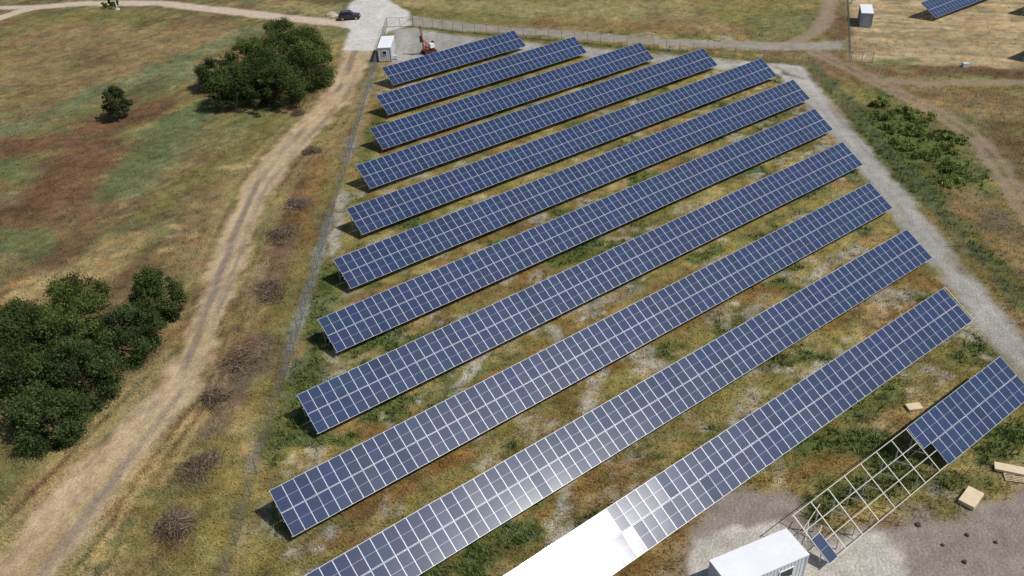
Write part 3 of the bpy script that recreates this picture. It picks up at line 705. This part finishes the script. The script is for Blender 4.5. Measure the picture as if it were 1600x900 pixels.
hb=MB(); g_=np.random.default_rng(77); n_=14
rings=[(1.5,0),(1.15,.38),(.7,.68),(.28,.85)]
V_=[(r_*(1+.22*(g_.random()-.5))*math.cos(6.283*k/n_),r_*(1+.22*(g_.random()-.5))*math.sin(6.283*k/n_)*.8,z_*(1+.15*g_.random())-.03) for r_,z_ in rings for k in range(n_)]
F_=[(i*n_+k,i*n_+(k+1)%n_,(i+1)*n_+(k+1)%n_,(i+1)*n_+k) for i in range(3) for k in range(n_)]+[tuple(range(3*n_,4*n_))]
hb.add(V_,F_); MT['soil']=mat('pale_soil',(.40,.34,.25),.95,noise=[(2,.25,5)])
o=hb.build('earth_heap',MT['soil'],None,(-35.6,186.0,hz(-35.6,186))); tag(o,'small pale heap of earth by the far road, left of the parked car','earth heap')
# ------------------------------------------------------------------ trees
def leaves(pts_c, n, size, colr, jitter=.35, up=.55, seed=1, squash=.9):
    """leaf-sized quads spread through a set of ellipsoid clumps"""
    g=np.random.default_rng(seed); pts_c=np.array(pts_c,float)         # x,y,z,r
    vol=pts_c[:,3]**2.2; idx=g.choice(len(pts_c),n,p=vol/vol.sum())
    d=g.normal(size=(n,3)); d/=np.linalg.norm(d,axis=1)[:,None]
    rad=g.random(n)**.45*(1+.28*g.normal(size=n))
    P=pts_c[idx,:3]+d*(pts_c[idx,3]*rad)[:,None]*np.array([1,1,squash])
    P[:,2]=np.maximum(P[:,2],.12)
    nrm=d+.9*g.normal(size=(n,3)); nrm[:,2]+=up; nrm/=np.linalg.norm(nrm,axis=1)[:,None]
    t=np.cross(nrm,g.normal(size=(n,3))); t/=np.linalg.norm(t,axis=1)[:,None]; bt=np.cross(nrm,t)
    s=size*(.6+.8*g.random(n))
    t=t*s[:,None]; bt=bt*(s*.62)[:,None]
    V=np.stack([P-t,P-bt*.9,P+t,P+bt*.9],1).reshape(-1,3); F=np.arange(4*n).reshape(-1,4)
    clump=g.random(len(pts_c))[idx]
    v=(.45+.95*clump)*(.6+.8*g.random(n))
    c=np.array(colr)[None,:]*v[:,None]; c[:,0]*=1+.35*(g.random(n)-.4); c=np.repeat(c,4,axis=0)
    return V,F,c
def tree(label,base,h,r,seed,colr=(.040,.062,.018),n=9000,leaf=.17,name='broadleaf_tree',cat='tree',group=None,low=.2,nl=34):
    g=np.random.default_rng(seed); x,y=base; z=hz(x,y); root=empty(name,(x,y,z)); tag(root,label,cat,group)
    L=[]
    for k in range(nl):
        a=g.random()*6.283; f=g.random()
        zz=h*(low+(1-low)*f**.85)-.12*h; prof=math.sin(math.pi*min(.97,(.16+.80*f)))**.7
        rr=r*prof*(.35+.62*math.sqrt(g.random())); L.append((rr*math.cos(a),rr*math.sin(a),zz,r*(.10+.22*g.random()**1.4)))
    V,F,c=leaves(L,n,leaf,colr,seed=seed)
    m=nmesh('crown',V,F,MT['leaves'],c); link('crown',m,root)
    t=MB(); t.bar((0,0,-.2),(0,0,h*.35),.34*h/7,.34*h/7,n=8)
    lean=Vector((.1*g.normal(),.1*g.normal(),0)); t.bar((0,0,h*.33),(lean.x*3,lean.y*3,h*.72),.2*h/7,.2*h/7,n=7)
    for k in range(9):
        q=L[g.integers(len(L))]; s=h*(.2+.35*g.random()); t.bar((0,0,s),(q[0]*.85,q[1]*.85,q[2]),.10*h/7,.10*h/7,n=5)
    t.build('trunk',MT['bark'],root)
    return root
DG=(.062,.090,.022); LG=(.088,.120,.028); BG=(.058,.090,.026)
A=[((-44.2,137.4),6.6,4.5,'front left tree of the upper tree clump, in deep shade below',DG),((-36.6,135.2),6.8,4.6,'front right tree of the upper tree clump beside the dirt track',DG),((-43.4,149.5),7.4,4.8,'rear left tree of the upper tree clump',LG),
   ((-33.4,144.6),7.4,4.6,'rear right tree of the upper tree clump, nearest the concrete apron',LG),((-40.0,157.0),8.0,4.8,'rearmost and tallest tree of the upper tree clump, on the left of its top',LG),((-49.4,146.2),5.2,3.2,'low outlying tree on the left flank of the upper tree clump',DG),((-40.4,142.4),7.6,4.4,'middle tree of the upper tree clump',DG),((-34.8,153.2),7.6,4.2,'rearmost tree on the right of the top of the upper tree clump',LG)]
for i,(bp,h,r,lab,cc) in enumerate(A): tree(lab,bp,h*1.06,r*1.05,100+i,cc,n=17000,leaf=.135,group='trees of the upper clump',nl=64)
tree('small lone rounded tree standing in the brown field',(-62.9,134.3),5.8,2.35,140,(.058,.070,.024),n=9000,leaf=.13,low=.24,nl=70)
Bt=[((-38.6,77.0),5.6,2.9,'separate upright tree at the top right of the lower tree clump',DG),((-39.4,70.6),5.2,3.2,'tree of the lower clump closest to the dirt track',BG),((-46.6,75.6),5.8,3.6,'tree at the upper left of the lower tree clump',LG),((-50.5,71.5),5.6,3.4,'tree of the lower clump cut by the left picture edge, upper one',DG),
   ((-41.6,64.0),5.6,3.5,'tree in the middle of the lower tree clump facing the dirt track',BG),((-47.0,63.0),5.8,3.8,'tree of the lower clump at the left edge, lower one',DG),((-42.6,58.8),4.6,2.9,'frontmost low tree of the lower tree clump',BG),((-44.5,69.0),5.9,3.4,'tree in the heart of the lower tree clump',LG),((-52.8,64.5),5.4,3.4,'tree of the lower clump beyond the left picture edge',DG)]
for i,(bp,h,r,lab,cc) in enumerate(Bt): tree(lab,bp,h*1.10,r*(1.0 if i==0 else 1.13),200+i,cc,n=17000,leaf=.11,group='trees of the lower clump',low=.06,nl=64)
# shrubs beyond the right fence
SH=[((58.2,123.2),1.6,1.6),((61.8,116.8),1.9,1.7),((60.6,119.8),1.2,1.2),((62.2,110.9),1.5,1.5),((64.2,108.6),1.2,1.1),((56.5,113.9),1.5,1.6),((57.9,105.2),1.7,1.8),((59.0,101.2),1.4,1.5),((57.5,97.5),1.2,1.3),((59.2,112.4),1.5,1.7),((60.9,106.6),1.3,1.5),((56.0,108.6),1.3,1.4),((57.2,118.6),1.2,1.4)]
SHL=['shrub nearest the rutted track junction, outside the right fence','leafy shrub beside the rutted track, tallest of the right hand thicket','small shrub between the tallest shrub and the track junction','shrub of the thicket next to the bend of the rutted track','small shrub at the right tip of the thicket','shrub of the thicket close to the right fence, upper one','broad shrub at the lower middle of the thicket','shrub at the lower right of the thicket','lowest shrub of the thicket, nearest the viewer','shrub in the middle of the thicket','shrub on the right flank of the thicket','shrub of the thicket close to the right fence, lower one','shrub at the upper left of the thicket']
for i,((bp,h,r),lab) in enumerate(zip(SH,SHL)): tree(lab,bp,h*(.45+.4*random.random()),r*(.9+.6*random.random()),300+i,(.19,.235,.06),n=1900,leaf=.115,name='shrub',cat='shrub',group='shrubs outside the right fence',low=.02,nl=22)
tree('dark bush beside the utility pole on the far road',(-88.5,201.5),2.4,1.8,331,DG,n=1800,leaf=.2,name='bush',cat='bush',low=.05,nl=14)

# ------------------------------------------------------------------ brush piles
def brush(label,c,r,h,seed):
    g=np.random.default_rng(seed); n=620; ca=g.random()*6.283; nc=6; cen=np.stack([np.clip(g.normal(size=nc),-1.2,1.2)*r*.5,np.clip(g.normal(size=nc),-1.2,1.2)*r*.26],1); cen=cen@np.array([[math.cos(ca),math.sin(ca)],[-math.sin(ca),math.cos(ca)]])
    ci_=g.integers(0,nc,n); P=cen[ci_]+np.clip(g.normal(size=(n,2)),-1.9,1.9)*r*.33; rr=np.minimum(np.hypot(P[:,0],P[:,1]),r*.98)
    z=h*(1-(rr/r)**2)*g.random(n)*(.4+.8*g.random(nc))[ci_]+.05; a=g.random(nc)[ci_]*6.283+.7*g.normal(size=n); L=.4+1.2*g.random(n)**1.5; el=.55*g.normal(size=n)
    D=np.stack([np.cos(a)*np.cos(el),np.sin(a)*np.cos(el),np.sin(el)],1)*(L/2)[:,None]
    C=np.concatenate([P,z[:,None]],1); A_=C-D; B_=C+D; A_[:,2]=np.maximum(A_[:,2],.02); B_[:,2]=np.maximum(B_[:,2],.02)
    w=.014+.030*g.random(n)**3; u=np.cross(D,[0,0,1.0]); u/=np.linalg.norm(u,axis=1)[:,None]+1e-9; v=np.cross(u,D); v/=np.linalg.norm(v,axis=1)[:,None]+1e-9
    V=[];F=[]
    ring=[(0,1),(-.87,-.5),(.87,-.5)]
    for e,s in ((A_,1.0),(B_,.5)):
        for p,q in ring: V.append(e+(u*p+v*q)*(w*s)[:,None])
    V=np.stack(V,1).reshape(-1,3); b=np.arange(n)*6
    F=np.concatenate([np.stack([b+k,b+(k+1)%3,b+3+(k+1)%3,b+3+k],1) for k in range(3)])
    base=np.array([(.20,.145,.095),(.12,.080,.052),(.30,.235,.17)])[g.integers(0,3,n)]; c_=np.repeat(base*(.7+.6*g.random(n))[:,None],6,axis=0)
    o=link('brush_pile',nmesh('brush_pile',V,F,MT['twig'],c_),None,(c[0],c[1],hz(*c))); tag(o,label,'brush pile','piles of cut branches beside the dirt track')
BP=[((-28.4,92.6),1.6,.7,'pile of cut branches between track and fence, right of the track bend'),((-27.4,80.2),1.7,.8,'second pile of cut branches going down the track from the bend'),((-28.9,62.6),1.3,.6,'narrow grey branch pile near the track edge opposite the lower tree clump'),((-27.1,68.7),2.0,.6,'wide loose scatter of cut branches by the fence, middle of the track'),
    ((-28.3,47.2),1.6,.6,'lowest pile of cut branches beside a rusty bare patch'),((-27.6,53.7),1.7,.45,'thin branch pile between fence and straw wheel marks'),((-27.5,101.1),1.5,.6,'branch pile above the track bend, close to the fence'),((-28.6,117.3),1.3,.5,'small branch pile by the track below the upper tree clump'),((-33.4,131.8),1.2,.4,'small grey branch heap at the foot of the upper tree clump')]
for i,(c,r,h,lab) in enumerate(BP): brush(lab,c,r*(1.5,1.35,1.0,1.6,1.25,1.1,1.4,.9,.8)[i],h*2.0,420+i)

# ------------------------------------------------------------------ clods in the yard
for i,(x,y,s,lab) in enumerate([(33.6,42.2,.20,'dark clod of earth on the bare yard below the tan carton, upper of the pair'),(31.4,41.4,.17,'small dark clod of earth on the yard, leftmost one'),(32.3,39.8,.22,'dark clod of earth nearest the bottom picture edge'),(35.4,41.4,.18,'dark clod of earth farthest right on the bare yard'),(30.4,43.4,.26,'dark earth clod at the weedy edge of the yard by the pale concrete')]):
    g=np.random.default_rng(500+i); b=MB(); n=7
    V=[(s*math.cos(6.283*k/n)*(.8+.4*g.random()),s*math.sin(6.283*k/n)*(.8+.4*g.random()),0) for k in range(n)]+[(s*.7*math.cos(6.283*k/n)*(.7+.5*g.random()),s*.7*math.sin(6.283*k/n)*(.7+.5*g.random()),s*(.6+.3*g.random())) for k in range(n)]
    b.add(V,[(k,(k+1)%n,n+(k+1)%n,n+k) for k in range(n)]+[tuple(range(n,2*n))])
    o=b.build('earth_clod',MT['clod'],None,(x,y,hz(x,y)-.02)); tag(o,lab,'clod','dark clods on the bare yard')

# ------------------------------------------------------------------ grass and weeds (uncountable)
def scatter(n,g):
    # even in the picture: denser near, thinner far
    t=g.random(n); y=34*(218/34.)**t; hw=40+(y-34)*.50; x=(g.random(n)*2-1)*hw-.05*(y-60); return x,y
def tufts(name,label,n,hgt,wid,blades,seed,colour,keep):
    g=np.random.default_rng(seed); x,y=scatter(n,g)
    k=keep(x,y,g); x,y=x[k],y[k]; n=len(x); z=height(x,y); c=colour(x,y,g)
    V=[];C=[]
    for b_ in range(blades):
        a=g.random(n)*6.283; h=hgt*(.5+.9*g.random(n)); w=wid*(.6+.8*g.random(n)); lean=h*(.3+.6*g.random(n)); ox=.16*g.normal(size=n); oy=.16*g.normal(size=n)
        dx,dy=np.cos(a),np.sin(a)
        b0=np.stack([x+ox-dy*w/2,y+oy+dx*w/2,z-.03],1); b1=np.stack([x+ox+dy*w/2,y+oy-dx*w/2,z-.03],1); tpv=np.stack([x+ox+dx*lean,y+oy+dy*lean,z+h],1)
        V.append(np.stack([b0,b1,tpv],1)); cc=c*(.75+.5*g.random(n))[:,None]; C.append(np.repeat(cc[:,None,:],3,1))
    V=np.concatenate(V).reshape(-1,3); C=np.concatenate(C).reshape(-1,3); F=np.arange(len(V)).reshape(-1,3)
    o=link(name,nmesh(name,V,F,MT['grass'],C)); tag(o,label,name.replace('_',' '),kind='stuff')
def road_near(x,y,m=.4):
    S_=classify(x,y); d=np.minimum.reduce([S_[k] for k in S_]); return d
def keep_grass(x,y,g):
    d=road_near(x,y); s2=sdf(x,y,site2); return (d>.3+.8*(g.random(len(x))-.5))&((s2>0)|(g.random(len(x))<.3))
def col_grass(x,y,g):
    c=ground_colour(x,y); r_=g.random(len(x))
    c=c*(.95+.6*r_)[:,None]; s_=(g.random(len(x))<.16)[:,None]; c=np.where(s_,c*.5+.5*K['straw']*.85,c); return np.clip(c,.01,.6)
tufts('dry_grass','short dry grass and stubble covering the fields',130000,.26,.06,4,601,col_grass,keep_grass)
def keep_weed(x,y,g):
    c=ground_colour(x,y); gr=ss(.92,1.2,c[:,1]/c[:,0]); d=road_near(x,y); return (d>.5)&(x>-22.3)&(y<168)&(g.random(len(x))<gr*.65)&((x<66)&((y<142)|(x<50)))
def col_weed(x,y,g):
    t=vn(x*.35,y*.35,611)[:,None]; c=np.array((.085,.122,.028))*t+np.array((.155,.178,.062))*(1-t); c=c*(.6+.8*g.random(len(x)))[:,None]; return c*.7+.3*ground_colour(x,y)
tufts('green_weeds','tall green weeds growing between the rows and along the fence',70000,.42,.12,7,602,col_weed,keep_weed)
